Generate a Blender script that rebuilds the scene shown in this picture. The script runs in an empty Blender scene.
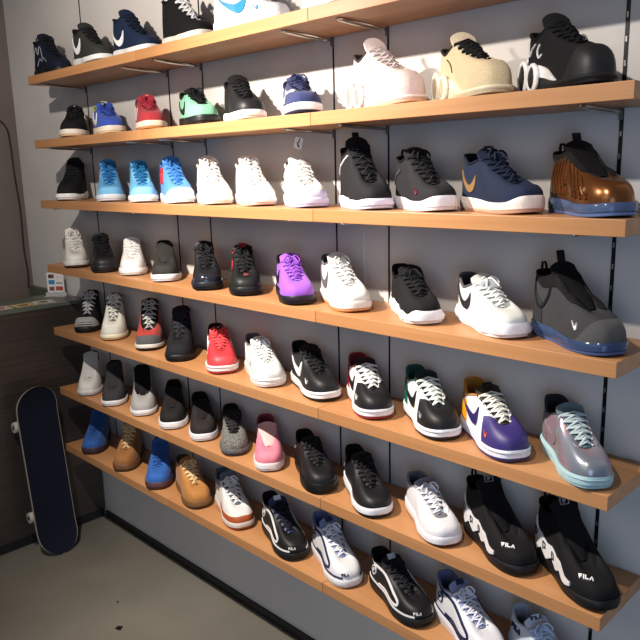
import bpy, math, random
from mathutils import Vector, Matrix
from mathutils.bvhtree import BVHTree
random.seed(4)
C=bpy.context.scene.collection
PI=math.pi
def lerp(a,b,t): return a+(b-a)*t
def sst(t): t=min(1,max(0,t)); return t*t*(3-2*t)
def keys(ks,x):
    if x<=ks[0][0]: return ks[0][1]
    for (a,b),(c,d) in zip(ks,ks[1:]):
        if x<=c: return lerp(b,d,sst((x-a)/(c-a))*.5+.5*(x-a)/(c-a))
    return ks[-1][1]
# heights in metres for a shoe of normal size: collar back, ankle dip, top eyelet, foot of the throat, tongue tip, sole heel, sole toe
STY={
 'court':dict(Hb=.114,Hd=.092,He=.103,Hv=.068,Ht=.118,zh=.036,zt=.029,xf=.755,xc=.42,tb=.064),
 'runner':dict(Hb=.110,Hd=.086,He=.099,Hv=.062,Ht=.114,zh=.036,zt=.024,xf=.75,xc=.40,tb=.058),
 'mid':dict(Hb=.124,Hd=.104,He=.115,Hv=.066,Ht=.134,zh=.036,zt=.027,xf=.745,xc=.38,tb=.062),
 'high':dict(Hb=.138,Hd=.124,He=.136,Hv=.066,Ht=.158,zh=.036,zt=.027,xf=.735,xc=.36,tb=.062),
 'sock':dict(Hb=.126,Hd=.118,He=.124,Hv=.064,Ht=.134,zh=.032,zt=.024,xf=.73,xc=.36,tb=.057),
 'boot':dict(Hb=.132,Hd=.124,He=.132,Hv=.074,Ht=.148,zh=.036,zt=.030,xf=.745,xc=.38,tb=.070),
 'zoom':dict(Hb=.120,Hd=.104,He=.120,Hv=.080,Ht=.142,zh=.046,zt=.018,xf=.68,xc=.36,tb=.076),
 'foam':dict(Hb=.122,Hd=.114,He=.124,Hv=.078,Ht=.140,zh=.036,zt=.028,xf=.70,xc=.35,tb=.072),
}
class Geo:
    def __init__(s,sty,L=.275,k=1.0,**kw):
        p=dict(STY[sty]); p.update(kw); s.L=L; s.W=p.get('W',.117)*(L/.275)**.5; s.p=p
        for n in ('Hb','Hd','He','Ht'): p[n]=p['zh']+(p[n]-p['zh'])*k
        p['Hv']=p['zt']+(p['Hv']-p['zt'])*(1+(k-1)*.5)
        s.spring=p.get('spring',.006)
        s.prof=[(0,.70),(.15,.73),(.40,.74),(.68,1.0),(.85,1.0),(1,.92)]
    def F(s,A,o=0.0):
        f=(1-math.cos(A))/2; e=(1-abs(2*f-1)**3.2)**(1/3.2) if 0<f<1 else 0
        y=s.W/2*keys(s.prof,f)*e*(1 if A<PI else -1)
        x=s.L*f
        x=s.L/2+(x-s.L/2)*(1+2*o/s.L); y=y*(1+2*o/s.W)+.004*math.sin(PI*f)
        return x-s.L/2,y,f
    def zb(s,f): return s.spring*max(0,(f-.70)/.30)**2
    def zs(s,f):
        z=lerp(s.p['zh'],s.p['zt'],sst((f-.15)/.6))+s.zb(f)
        if f>.84: z+=s.p.get('bump',0)*sst((f-.84)/.16)
        return z
    def O(s,A):
        p=s.p; L=s.L; so=(1-math.cos(A))/2; xb=.045; x=lerp(xb,p['xf'],so)
        z=keys([(xb,p['Hb']),(.20,p['Hd']),(p['xc'],p['He']),(lerp(p['xc'],p['xf'],.5),lerp(p['He'],p['Hv'],.56)),(p['xf'],p['Hv'])],x)
        e=(1-abs(2*so-1)**3.5)**(1/3.5) if 0<so<1 else 0
        g=keys([(xb,.033),(.20,.034),(p['xc'],.031),(p['xc']+.12,.0255),(p['xf'],.020)],x)*e
        return L*x-L/2, g*(1 if A<PI else -1)+.004*math.sin(PI*x), z
    def S(s,A,t):
        x0,y0,f=s.F(A,-.003); z0=s.zs(f)-.005
        x3,y3,z3=s.O(A); h=z3-z0; dx=x3-x0; dy=y3-y0
        wt=sst((f-.62)/.36)
        tb=s.p['tb']-z0+s.zb(f)
        z1=z0+lerp(h*.50,tb*.95,wt); z2=lerp(z3-h*.20,max(z3,s.p['tb']+.004),wt)
        x1=x0+(.006 if wt>0 else 0)*wt; y1=y0*1.03
        kk=lerp(.35,.55,wt)
        x2=x3-dx*kk; y2=y3-dy*kk
        a=(1-t)**3;b=3*t*(1-t)**2;c=3*t*t*(1-t);d=t**3
        x=a*x0+b*x1+c*x2+d*x3; y=a*y0+b*y1+c*y2+d*y3; z=a*z0+b*z1+c*z2+d*z3
        return x,y,z
    def tongue(s):
        # centre line: list of (x, y, z, half width)
        p=s.p; out=[]
        n=7
        for i in range(n+1):
            x=lerp(p['xf']-.005,p['xc'],i/n)
            so=(x-.045)/(p['xf']-.045); A=math.acos(1-2*min(1,max(0,so)))
            X,Y,Z=s.O(A); yc=.004*math.sin(PI*x)
            out.append((X,yc,Z-.003+.002*i/n,max(.014,(Y-yc)+.004)))
        X,Y,Z,w=out[-1]; H=p['Ht']-Z
        for i in range(1,5):
            t=i/4; out.append((X-(.030+H*.15)*t+.014*t*t,Y,Z+H*t,lerp(w,p.get('tw',.034),sst(t*1.2)) if i<4 else p.get('tw',.034)*.72))
        return out

# ---------------------------------------------------------------- materials
def lin(h):
    h=h.lstrip('#'); out=[]
    for i in (0,2,4):
        c=int(h[i:i+2],16)/255; out.append(c/12.92 if c<=.04045 else ((c+.055)/1.055)**2.4)
    return (*out,1)
MC={}
def M(col,kind='leather',col2=None,rough=None,scale=None):
    key=(col,kind,col2,rough,scale)
    if key in MC: return MC[key]
    m=bpy.data.materials.new(kind+'_'+col.strip('#')); m.use_nodes=True; MC[key]=m
    nt=m.node_tree; N=nt.nodes; Lk=nt.links; b=N['Principled BSDF']
    D={'leather':(.50,0,260,.05),'patent':(.16,0,260,.0),'knit':(.85,0,420,.35),'mesh':(.8,0,300,.3),'suede':(.92,0,200,.12),'nubuck':(.8,0,160,.1),'rubber':(.5,0,120,.04),
       'lace':(.8,0,900,.2),'metallic':(.27,.75,30,.03),'metal':(.3,1,60,.01),'plastic':(.35,0,50,0),'paint':(.75,0,90,.02),'clear':(.12,0,50,0),'irid':(.3,.5,12,.02),'paper':(.7,0,50,0),'grip':(.9,0,900,.3)}[kind]
    b.inputs['Roughness'].default_value=rough if rough is not None else D[0]
    b.inputs['Metallic'].default_value=D[1]
    b.inputs['Base Color'].default_value=lin(col)
    tc=N.new('ShaderNodeTexCoord')
    n=N.new('ShaderNodeTexNoise'); n.inputs['Scale'].default_value=scale or D[2]; n.inputs['Detail'].default_value=3
    Lk.new(tc.outputs['Object'],n.inputs['Vector'])
    r=N.new('ShaderNodeValToRGB')
    c1=lin(col); c2=lin(col2) if col2 else tuple(c*.86 for c in c1[:3])+(1,)
    r.color_ramp.elements[0].color=c2; r.color_ramp.elements[1].color=c1
    if col2: r.color_ramp.elements[0].position=.44; r.color_ramp.elements[1].position=.56
    else: r.color_ramp.elements[0].position=.3; r.color_ramp.elements[1].position=.6
    Lk.new(n.outputs['Fac'],r.inputs['Fac']); Lk.new(r.outputs['Color'],b.inputs['Base Color'])
    if D[3]:
        bp=N.new('ShaderNodeBump'); bp.inputs['Strength'].default_value=D[3]; bp.inputs['Distance'].default_value=.002
        Lk.new(n.outputs['Fac'],bp.inputs['Height']); Lk.new(bp.outputs['Normal'],b.inputs['Normal'])
    dark=max(lin(col)[:3])<.06
    if kind in('knit','suede','nubuck','mesh') and not dark: b.inputs['Sheen Weight'].default_value=.12
    if dark and kind in('knit','suede','nubuck','mesh','lace','grip'): b.inputs['Specular IOR Level'].default_value=.2
    if dark and kind in('leather','rubber'): b.inputs['Specular IOR Level'].default_value=.32
    if kind=='clear':
        b.inputs['Transmission Weight'].default_value=.55; b.inputs['IOR'].default_value=1.35
    if kind=='irid':
        lw=N.new('ShaderNodeLayerWeight'); lw.inputs['Blend'].default_value=.45
        rr=N.new('ShaderNodeValToRGB'); e=rr.color_ramp.elements
        e[0].color=lin(col); e[1].color=lin('#7fb4b0')
        x=e.new(.35); x.color=lin('#8d97a8'); x=e.new(.65); x.color=lin('#b08f98')
        Lk.new(lw.outputs['Facing'],rr.inputs['Fac']); Lk.new(rr.outputs['Color'],b.inputs['Base Color'])
    return m
# ---------------------------------------------------------------- mesh helpers
class MB:
    def __init__(s): s.v=[]; s.f=[]
    def grid(s,rows,closed=False,flip=False):
        o=len(s.v); n=len(rows[0])
        for r in rows: s.v+= [tuple(p) for p in r]
        for i in range(len(rows)-1):
            for j in range(n if closed else n-1):
                a=o+i*n+j; b=o+i*n+(j+1)%n; c=b+n; d=a+n
                s.f.append((a,d,c,b) if flip else (a,b,c,d))
        return o
    def cap(s,loop,flip=False):
        o=len(s.v); s.v+= [tuple(p) for p in loop]; n=len(loop)
        s.f.append(tuple(range(o,o+n))[::-1] if flip else tuple(range(o,o+n)))
    def box(s,x0,x1,y0,y1,z0,z1):
        o=len(s.v)
        s.v+=[(x,y,z) for z in (z0,z1) for x,y in ((x0,y0),(x1,y0),(x1,y1),(x0,y1))]
        s.f+=[tuple(o+k for k in q) for q in ((3,2,1,0),(4,5,6,7),(0,1,5,4),(1,2,6,5),(2,3,7,6),(3,0,4,7))]
    def tube(s,P,r,n=6,closed=False,flat=1.0):
        P=[Vector(p) for p in P]; m=len(P); rows=[]; up=None
        for i in range(m):
            if closed: T=P[(i+1)%m]-P[i-1]
            else: T=P[min(i+1,m-1)]-P[max(i-1,0)]
            T.normalize()
            if up is None: up=T.orthogonal() if abs(T.z)>.9 else Vector((0,0,1))
            up=(up-T*up.dot(T)); up=up.normalized() if up.length>1e-6 else T.orthogonal().normalized()
            B=T.cross(up); rr=r[i] if isinstance(r,(list,tuple)) else r
            rows.append([P[i]+(B*math.cos(2*PI*k/n)+up*(math.sin(2*PI*k/n)*flat))*rr for k in range(n)])
        if closed: rows.append(rows[0])
        s.grid(rows,closed=True)
        if not closed: s.cap(rows[0],True); s.cap(rows[-1])
    def cyl(s,c,axis,r,h,n=20,r2=None):
        c=Vector(c); a=Vector(axis).normalized(); u=a.orthogonal().normalized(); w=a.cross(u)
        L=[[c+a*(h*t)+(u*math.cos(2*PI*k/n)+w*math.sin(2*PI*k/n))*(rr) for k in range(n)] for t,rr in ((-.5,r),(.5,r2 or r))]
        s.grid(L,closed=True); s.cap(L[0],True); s.cap(L[1])
def obj(name,mb,mat,parent=None,smooth=True,bevel=0):
    me=bpy.data.meshes.new(name); me.from_pydata(mb.v,[],mb.f); me.update()
    import bmesh
    bm=bmesh.new(); bm.from_mesh(me); bmesh.ops.remove_doubles(bm,verts=bm.verts,dist=1e-5); bmesh.ops.recalc_face_normals(bm,faces=bm.faces)
    bm.to_mesh(me); bm.free()
    me.materials.append(mat)
    if smooth:
        me.polygons.foreach_set('use_smooth',[True]*len(me.polygons))
        me.set_sharp_from_angle(angle=math.radians(38))
    o=bpy.data.objects.new(name,me); C.objects.link(o)
    if parent: o.parent=parent
    if bevel:
        b=o.modifiers.new('bevel','BEVEL'); b.width=bevel; b.segments=2; b.limit_method='ANGLE'
    return o
def tag(o,label=None,cat=None,group=None,kind=None):
    if label: o['label']=label
    if cat: o['category']=cat
    if group: o['group']=group
    if kind: o['kind']=kind
    return o
def empty(name,loc,rz=0):
    o=bpy.data.objects.new(name,None); C.objects.link(o); o.location=loc; o.rotation_euler=(0,0,rz); o.empty_display_size=.05
    return o
def struct(name,mb,mat,label=None,cat=None,**k):
    return tag(obj(name,mb,mat,smooth=False,**k),label,cat,kind='structure')
# ---------------------------------------------------------------- shoe pieces
def V3(p): return Vector(p)
def sn(g,A,t):
    A=A%(2*PI); e=.012
    a0,a1=A-e,A+e
    t0,t1=max(0,t-.03),min(1,t+.03)
    p=V3(g.S(a1%(2*PI),t))-V3(g.S(a0%(2*PI),t)); q=V3(g.S(A,t1))-V3(g.S(A,t0))
    n=p.cross(q)
    if n.length<1e-12: return Vector((0,0,1))
    n.normalize()
    # outward check
    x,y,f=g.F(A); c=Vector((x,y,0)); c=c.normalized()
    if n.dot(c)+max(0,n.z)*.5<0 and n.dot(c+Vector((0,0,.3)))<0: n=-n
    return n
def sp(g,A,t,off=0):
    A=A%(2*PI); p=V3(g.S(A,t))
    return p+sn(g,A,t)*off if off else p
def AS(s,side): # fraction along the shoe -> angle
    a=math.acos(1-2*min(1,max(0,s)))
    return a if side>0 else 2*PI-a
def patch(mb,g,A0,A1,t0,t1,nA=20,nt=6,off=.0015):
    f0=t0 if callable(t0) else (lambda u:t0); f1=t1 if callable(t1) else (lambda u:t1)
    rows=[]
    for i in range(-1,nA+2):
        u=min(1,max(0,i/nA)); A=lerp(A0,A1,u); row=[]
        for j in range(-1,nt+2):
            w=min(1,max(0,j/nt)); t=lerp(f0(u),f1(u),w)
            rim=i in(-1,nA+1) or j in(-1,nt+1)
            row.append(sp(g,A,t,-.001 if rim else off))
        rows.append(row)
    mb.grid(rows)
def band(mb,g,side,lo,hi,k0=0,k1=1,n=24,nt=3,off=.002):
    # lo/hi: functions k-> (s,t)
    rows=[]
    for i in range(-1,n+2):
        k=min(1,max(0,i/n)); k=lerp(k0,k1,k); a=lo(k); b=hi(k); row=[]
        for j in range(-1,nt+2):
            w=min(1,max(0,j/nt)); s_=lerp(a[0],b[0],w); t=lerp(a[1],b[1],w)
            rim=i in(-1,n+1) or j in(-1,nt+1)
            row.append(sp(g,AS(s_,side),min(1,max(0,t)),-.001 if rim else off))
        rows.append(row)
    mb.grid(rows)
def curve2(pts):
    # smooth curve through the points, parameter 0..1
    n=len(pts)-1
    def f(k):
        x=min(.9999,max(0,k))*n; i=int(x); u=x-i
        P=[pts[max(0,i-1)],pts[i],pts[i+1],pts[min(n,i+2)]]
        return tuple(.5*((2*P[1][d])+(-P[0][d]+P[2][d])*u+(2*P[0][d]-5*P[1][d]+4*P[2][d]-P[3][d])*u*u+(-P[0][d]+3*P[1][d]-3*P[2][d]+P[3][d])*u**3) for d in range(len(P[0])))
    return f
def check_mark(mb,g,side,s0,s1,t0,t1,off=.0026):
    # curved tick: thin tail high at the heel, full belly low in front, short horn rising forward
    lo=curve2([(0,.98),(.22,.55),(.45,.16),(.66,.0),(.84,.10),(.95,.40),(1.0,.86)])
    hi=curve2([(0,1.0),(.24,.70),(.45,.47),(.60,.38),(.72,.42),(.86,.60),(1.0,.90)])
    m=lambda f:(lambda k:(lerp(s0,s1,f(k)[0]),lerp(t0,t1,f(k)[1])))
    band(mb,g,side,m(lo),m(hi),n=22,nt=2,off=off)
def ribbon(mb,g,pts,w,off=.0022,n=40,side=None):
    # pts (A,t) or (s,t) with side ; constant metric width
    f=curve2(pts); ctr=[];nr=[]
    for i in range(n+1):
        a,t=f(i/n); t=min(1,max(0,t)); A=AS(a,side) if side else a
        ctr.append(sp(g,A,t)); nr.append(sn(g,A%(2*PI),t))
    rows=[]
    for i in range(n+1):
        T=(ctr[min(n,i+1)]-ctr[max(0,i-1)]).normalized(); b=T.cross(nr[i]).normalized()
        rows.append([ctr[i]-b*w/2-nr[i]*.001,ctr[i]-b*w/2+nr[i]*off,ctr[i]+nr[i]*(off*1.15),ctr[i]+b*w/2+nr[i]*off,ctr[i]+b*w/2-nr[i]*.001])
    mb.grid(rows); mb.cap(rows[0]); mb.cap(rows[-1])
GL={'F':[(0,0,.26,1),(.26,.76,.9,1),(.26,.40,.75,.62)],'I':[(.1,0,.36,1)],'L':[(0,0,.26,1),(.26,0,.8,.24)],
    'A':[((0,0),(.26,0),(.58,1),(.34,1)),((.66,0),(.92,0),(.58,1),(.36,1))],
    'U':[(0,0,.24,1),(.24,0,.6,.22),(.6,0,.84,1)],'S':[(0,0,.8,.2),(.55,.2,.8,.45),(0,.4,.8,.6),(0,.6,.25,.8),(0,.8,.8,1)]}
ADV={'F':.98,'I':.5,'L':.88,'A':1.0,'U':1.0,'S':.95}
def glyphs(text):
    q=[];x=0
    for ch in text:
        for r in GL[ch]:
            if isinstance(r[0],tuple): q.append([(x+a,b) for a,b in r])
            else: x0,y0,x1,y1=r; q.append([(x+x0,y0),(x+x1,y0),(x+x1,y1),(x+x0,y1)])
        x+=ADV[ch]
    return q,x
def decal(mb,pt,n,up,quads,h,width,bvh,off=.0024,slant=.0,ctr=True):
    n=n.normalized(); e=up.cross(n).normalized(); f=n.cross(e).normalized()
    for q in quads:
        top=[]
        for x,y in q:
            X=(x-(width/2 if ctr else 0))*h+slant*y*h; Y=(y-.5)*h
            p=pt+e*X+f*Y
            if bvh:
                hit=bvh.find_nearest(p)
                if hit and hit[0]: p=hit[0]
            top.append(p+n*off)
        k=len(top); o=len(mb.v)
        mb.v+= [tuple(p) for p in top]+[tuple(p-n*(off+.0008)) for p in top]
        mb.f.append(tuple(range(o,o+k)))
        for i in range(k): j=(i+1)%k; mb.f.append((o+i,o+k+i,o+k+j,o+j))
def ellq(a,b,n=16,ring=None):
    P=[(a*math.cos(2*PI*i/n),.5+b*math.sin(2*PI*i/n)) for i in range(n)]
    if ring is None: return [P]
    Q=[(a*ring*math.cos(2*PI*i/n),.5+b*ring*math.sin(2*PI*i/n)) for i in range(n)]
    return [[P[i],P[(i+1)%n],Q[(i+1)%n],Q[i]] for i in range(n)]
NA=56
def sole_loop(g,z,o):
    return [(lambda r:(r[0],r[1],z(r[2])))(g.F(2*PI*i/NA,o(r_) if callable(o) else o)) for i,r_ in ((i,(1-math.cos(2*PI*i/NA))/2) for i in range(NA))]
def make_shoe(name,sp_,place,label,group):
    sty,upc,kind,midc,outc,lacec,tonc,linc,feats=sp_
    x,y,ph,L,k,wf,z=place
    fd={}
    for f_ in feats: fd.setdefault(f_[0],[]).append(f_[1:])
    kw={'W':.113*wf}
    if 'geo' in fd: kw.update(fd['geo'][0][0])
    g=Geo(sty,L,k,**kw)
    root=empty(name,(x,y,z),ph)
    tag(root,label,'boot' if sty=='boot' else 'sneaker',group)
    # ----- sole
    to=.007 if 'thinout' not in fd else .004
    wave=fd.get('wave',[(0,)])[0][0]
    cm=lambda a:(lambda f:g.zb(f)+a)
    ms=MB(); lv=[]
    wv=lambda f:wave*math.sin(f*2*PI*4.5)
    flare=.0045 if sty in('court','boot') else .006
    lv.append(sole_loop(g,lambda f:g.zb(f)+to,.000))
    lv.append(sole_loop(g,lambda f:g.zb(f)+to+.003,lambda f:.003+wave*.5*(1+math.sin(f*2*PI*4.5))))
    lv.append(sole_loop(g,lambda f:lerp(g.zb(f)+to,g.zs(f),.55),lambda f:flare*.6+wave*.7*(1+math.sin(f*2*PI*4.5+.6))))
    lv.append(sole_loop(g,lambda f:g.zs(f)-.003+wv(f),.0025))
    lv.append(sole_loop(g,lambda f:g.zs(f)+wv(f),.0005))
    lv.append(sole_loop(g,lambda f:g.zs(f)-.004,-.006))
    ms.cap(lv[0],True); ms.grid(lv,closed=True); ms.cap(lv[-1])
    mid=obj('midsole',ms,M(midc,'clear' if 'clearsole' in fd else 'rubber'),root)
    if 'groove' in fd:
        gm=MB(); gm.tube(sole_loop(g,lambda f:lerp(g.zb(f)+to,g.zs(f),.72),flare*.6+.0012),.0009,5,closed=True)
        obj('stitch_line',gm,M(fd['groove'][0][0],'rubber'),mid)
    om=MB(); lv=[sole_loop(g,lambda f:g.zb(f)+a,o) for a,o in ((0,-.002),(.0015,.0005),(to,.0015),(to+.0005,.000))]
    om.cap(lv[0],True); om.grid(lv,closed=True); om.cap(lv[-1]); obj('outsole',om,M(outc,'rubber'),root)
    # ----- upper
    um=MB(); NT=10; rows=[]
    for j in range(NT+1):
        t=j/NT
        rows.append([sp(g,2*PI*(i+.5)/NA,t) for i in range(NA)])
    um.grid(rows,closed=True)
    bvh=BVHTree.FromPolygons([Vector(v) for v in um.v],um.f)
    if 'ribs' in fd:
        for s_ in range(5):
            a=.16+s_*.055
            ribbon(um,g,[(a,.1),(a-.03,.35),(a+.01,.62),(a+.05,.86)],.005,.0035,14,side=-1)
            ribbon(um,g,[(a,.1),(a-.03,.35),(a+.01,.62),(a+.05,.86)],.005,.0035,14,side=1)
        for sd in (-1,1):
            for s_ in range(4):
                a=.50+s_*.075; ribbon(um,g,[(a-.03,.75-.05*s_),(a,.5),(a+.03,.28),(a+.07,.12)],.006,.0035,12,side=sd)
            ribbon(um,g,[(.30,.22),(.42,.30),(.55,.24),(.68,.26),(.80,.22)],.005,.003,18,side=sd)
    up=obj('upper',um,M(upc,kind,fd.get('col2',[(None,)])[0][0]),root)
    # lining: inner wall and insole
    lm=MB(); rows=[]
    for t in (1,.9,.7,.45,.2):
        rows.append([sp(g,2*PI*(i+.5)/NA,t,-.004 if t<1 else -.0005) for i in range(NA)])
    lm.grid(rows,closed=True,flip=True)
    lm.cap([(p.x*.97,p.y*.95,p.z-.001) for p in rows[-1]]); obj('lining',lm,M(linc,'mesh'),root)
    # collar: padded roll round the ankle opening
    cl=MB(); P=[];n=26;amax=math.acos(1-2*min(.98,(g.p['xc']-.045)/(g.p['xf']-.045)))
    R=[]
    for i in range(n+1):
        A=lerp(-amax,amax,i/n); P.append(sp(g,A,1.0)); R.append(.0042*math.sin(PI*(.12+.76*i/n))**.5)
    cl.tube(P,R,7); obj('collar',cl,M(fd.get('collar',[(linc,)])[0][0],'mesh'),root)
    # tongue
    tm=MB(); T=g.tongue(); top=[];bot=[]
    for x_,y_,z_,w in T:
        a=[];b=[]
        for j in range(7):
            q=-1+j/3; hz=.006*(1-q*q)
            a.append((x_,y_+w*q,z_+hz)); b.append((x_-.004,y_+w*q*.96,z_+hz-.005))
        top.append(a);bot.append(b)
    tm.grid([r+list(reversed(b)) for r,b in zip(top,bot)],closed=True)
    tm.cap(top[0]+bot[0][::-1],True); tm.cap(top[-1]+bot[-1][::-1])
    ton=obj('tongue',tm,M(tonc,'mesh' if kind in('knit','mesh') else kind if kind in('suede','nubuck','leather') else 'leather'),root)
    # the front face of the tongue tip, for badges
    Tt=V3(T[-2][:3])+Vector((.002,0,.006)); d1=(V3(T[-1][:3])-V3(T[-4][:3])).normalized()
    tn=Vector((0,1,0)).cross(d1); tn=tn if tn.x>0 or tn.z>.5 else -tn
    if 'badge' in fd:
        bc,ic=fd['badge'][0][:2]; bm_=MB()
        decal(bm_,Tt,tn,d1,[[(-.75,0),(.75,0),(.75,1),(-.75,1)]],.017,0,None,.002); lb=obj('tongue_label',bm_,M(bc,'rubber'),ton)
        bm_=MB()
        if len(fd['badge'][0])>2:
            q,w=glyphs(fd['badge'][0][2]); decal(bm_,Tt,tn,d1,q,.010,w,None,.0034)
        else:
            decal(bm_,Tt,tn,d1,[[(-.5,.55),(-.1,.2),(.6,.8),(-.1,.45)]],.014,0,None,.0034)
        obj('badge_mark',bm_,M(ic,'rubber'),lb)
    if 'boxbadge' in fd:
        ic=fd['boxbadge'][0][0]; bm_=MB()
        fr=[[(-.8,0),(.8,0),(.8,.10),(-.8,.10)],[(-.8,.9),(.8,.9),(.8,1),(-.8,1)],[(-.8,0),(-.68,0),(-.68,1),(-.8,1)],[(.68,0),(.8,0),(.8,1),(.68,1)]]
        q,w=glyphs('F'); q=[[((a-.45)*.62,.22+b*.56) for a,b in r] for r in q]
        decal(bm_,Tt,tn,d1,fr+q,.016,0,None,.0016); obj('tongue_label',bm_,M(ic,'rubber'),ton)
    # laces
    if lacec:
        nl=fd.get('rows',[(6,)])[0][0]; am=[];
        for i in range(nl):
            so=lerp(.95,(g.p['xc']-.03)/(g.p['xf']-.045)*1.0,i/(nl-1)); A=math.acos(1-2*min(.98,so))
            l=sp(g,A,.93,.0025); r=sp(g,2*PI-A,.93,.0025); l2=sp(g,A,1,.003);r2=sp(g,2*PI-A,1,.003)
            m_=(l2+r2)/2+Vector((.0015,0,.0075)); am.append((l,l2,m_,r2,r))
        lc=MB(); lr=fd.get('lr',[(.0032,)])[0][0]
        for q_ in am[:-1]: lc.tube(q_,lr,6,flat=.6)
        for i in range(nl-1):
            a,b=am[i],am[i+1]; m_=(a[2]+b[2])/2+Vector((.001,0,.0015))
            lc.tube([a[0],a[1],m_,b[3],b[4]],lr,6,flat=.7); lc.tube([a[4],a[3],m_+Vector((.001,0,.002)),b[1],b[0]],lr,6,flat=.7)
        a=am[-1]; c=a[2]+Vector((.003,0,.004)); lc.tube([a[1],c,a[3]],lr,6,flat=.7)
        if 'nobow' not in fd:
            for sd in (-1,1):
                f_=curve2([tuple(c),tuple(c+Vector((.006,sd*.014,.008))),tuple(c+Vector((.012,sd*.026,-.004))),tuple(c+Vector((.014,sd*.020,-.012))),tuple(c+Vector((.003,sd*.002,.001)))])
                lc.tube([f_(i/10) for i in range(11)],lr*.9,5)
                f_=curve2([tuple(c),tuple(c+Vector((.012,sd*.008,.003))),tuple(c+Vector((.030,sd*.018,-.014)))])
                lc.tube([f_(i/6) for i in range(7)],lr*.8,5)
        obj('laces',lc,M(lacec,'lace'),root)
    def part(nm,mb,col,kd=None,par=None,**kk): return obj(nm,mb,M(col,kd or kind,**kk),par or root)
    # ----- overlays
    for a in fd.get('inner',[]):
        for sd in (-1,1):
            m=MB(); patch(m,g,AS(.04,sd),AS(.955,sd),lambda u:a[1]-.10*math.sin(PI*u)+.16*max(0,.25-u)*4,1,34,4,.003); part('inner_sleeve',m,a[0],'mesh')
    for a in fd.get('vamp',[]):
        m=MB(); patch(m,g,PI-1.22,PI+1.22,0,lambda u:1-.35*abs(2*u-1)**3,26,8,.0012); part('toe_panel',m,*a)
    for a in fd.get('toecap',[]):
        h=a[2] if len(a)>2 else .45
        m=MB(); patch(m,g,PI-1.05,PI+1.05,0,lambda u:max(.04,h*(1-abs(2*u-1)**2.2)),24,6,.0022); part('toe_cap',m,a[0],a[1] if len(a)>1 else None)
    for a in fd.get('mudguard',[]):
        m=MB(); patch(m,g,PI-1.75,PI+1.75,0,lambda u:.16+.16*(1-abs(2*u-1)),40,4,.0020); part('mudguard',m,a[0],a[1] if len(a)>1 else None)
    for a in fd.get('heel',[]):
        h=a[2] if len(a)>2 else .95
        m=MB(); patch(m,g,-1.0,1.0,0,lambda u:h*(1-.35*abs(2*u-1)**3),18,7,.0018); part('heel_counter',m,a[0],a[1] if len(a)>1 else None)
    for a in fd.get('ankle',[]):
        m=MB(); patch(m,g,-1.35,1.35,lambda u:.62+.1*abs(2*u-1),1,26,5,.0016); part('ankle_panel',m,a[0],a[1] if len(a)>1 else None)
    for a in fd.get('eyestay',[]):
        for sd in (-1,1):
            m=MB(); patch(m,g,AS(.40,sd),AS(.93,sd),lambda u:.84-.10*math.sin(PI*u),1,20,3,.0018); part('eyestay',m,a[0],a[1] if len(a)>1 else None)
    for a in fd.get('quarter',[]):
        for sd in (-1,1):
            m=MB(); patch(m,g,AS(.16,sd),AS(.50,sd),.05,lambda u:.92-.1*u,16,6,.0014); part('quarter_panel',m,a[0],a[1] if len(a)>1 else None)
    for a in fd.get('swoosh',[]):
        s0,s1,t0,t1=a[1:5] if len(a)>1 else (.10,.56,.14,.74)
        for sd in (-1,1):
            m=MB(); check_mark(m,g,sd,s0,s1,t0,t1,.0032); part('check_mark',m,a[0],a[5] if len(a)>5 else 'leather')
    for a in fd.get('minicheck',[]):
        m=MB(); check_mark(m,g,-1,.72,.775,.20,.36,.0036); part('small_check_mark',m,a[0],'leather')
    for a in fd.get('stripe',[]):   # (colour, [(s,t)..], width)
        for sd in ((-1,1) if len(a)<4 else (a[3],)):
            m=MB(); ribbon(m,g,a[1],a[2],.0026,34,side=sd); part('stripe',m,a[0],'leather')
    for a in fd.get('strap',[]):    # colour, A-centre fraction, width
        m=MB(); c=sp(g,AS(a[1],1),.80); P=[]
        for i in range(17):
            u=i/16; sd=1 if u<.5 else -1; w=abs(2*u-1)
            t=lerp(1,a[2],w) ; p=sp(g,AS(a[1]+.06*w,sd),t,.004)
            if w<.5:
                l=sp(g,AS(a[1],1),1,.004); r=sp(g,AS(a[1],-1),1,.004); q=l.lerp(r,(u-.25)*2); q.z+=.012*math.cos((u-.5)*2*PI*.5)+.004; p=q
            P.append(p)
        rows=[]
        hw=a[3]
        for i,p in enumerate(P):
            T_=(P[min(16,i+1)]-P[max(0,i-1)]).normalized(); nn=Vector((0,0,1)) if .25<i/16<.75 else Vector((.1,1 if i<8 else -1,.2)).normalized()
            b=T_.cross(nn).normalized()
            if b.x<0:b=-b
            rows.append([p-b*hw,p-b*hw+nn*.003,p+b*hw+nn*.003,p+b*hw])
        m.grid(rows,closed=True); m.cap(rows[0],True); m.cap(rows[-1]); part('strap',m,a[0],'leather')
    for a in fd.get('pull',[]):
        m=MB(); p=sp(g,0.001,1.0); m.tube([p+Vector((.004,-.006,-.012)),p+Vector((.002,-.006,.010)),p+Vector((.000,-.004,.020)),p+Vector((.0,.004,.020)),p+Vector((.002,.006,.010)),p+Vector((.004,.006,-.012))],.0035,6); part('pull_loop',m,a[0],'lace')
    for a in fd.get('ttab',[]):
        m=MB(); p=V3(T[-1][:3]); hh=a[1]
        rows=[[(p.x-.004*j+dx,p.y+dy,p.z-.012+hh*j/3) for dx,dy in ((.004,-.010),(.004,.010),(0,.010),(0,-.010))] for j in range(4)]
        m.grid(rows,closed=True); m.cap(rows[0],True); m.cap(rows[-1]); part('tongue_tab',m,a[0],'lace')
    for a in fd.get('wing',[]):   # sole material sweeping up over the heel and side (colour, heel height, front s)
        for sd in (-1,1):
            m=MB(); h0,s1=a[1],a[2]; patch(m,g,AS(.01,sd),AS(s1,sd),0,lambda u:max(.02,h0*(1-u)**.8*(1-.35*math.sin(min(1,u*2.2)*PI))),26,4,.004); part('sole_wing',m,a[0],'rubber')
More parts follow.
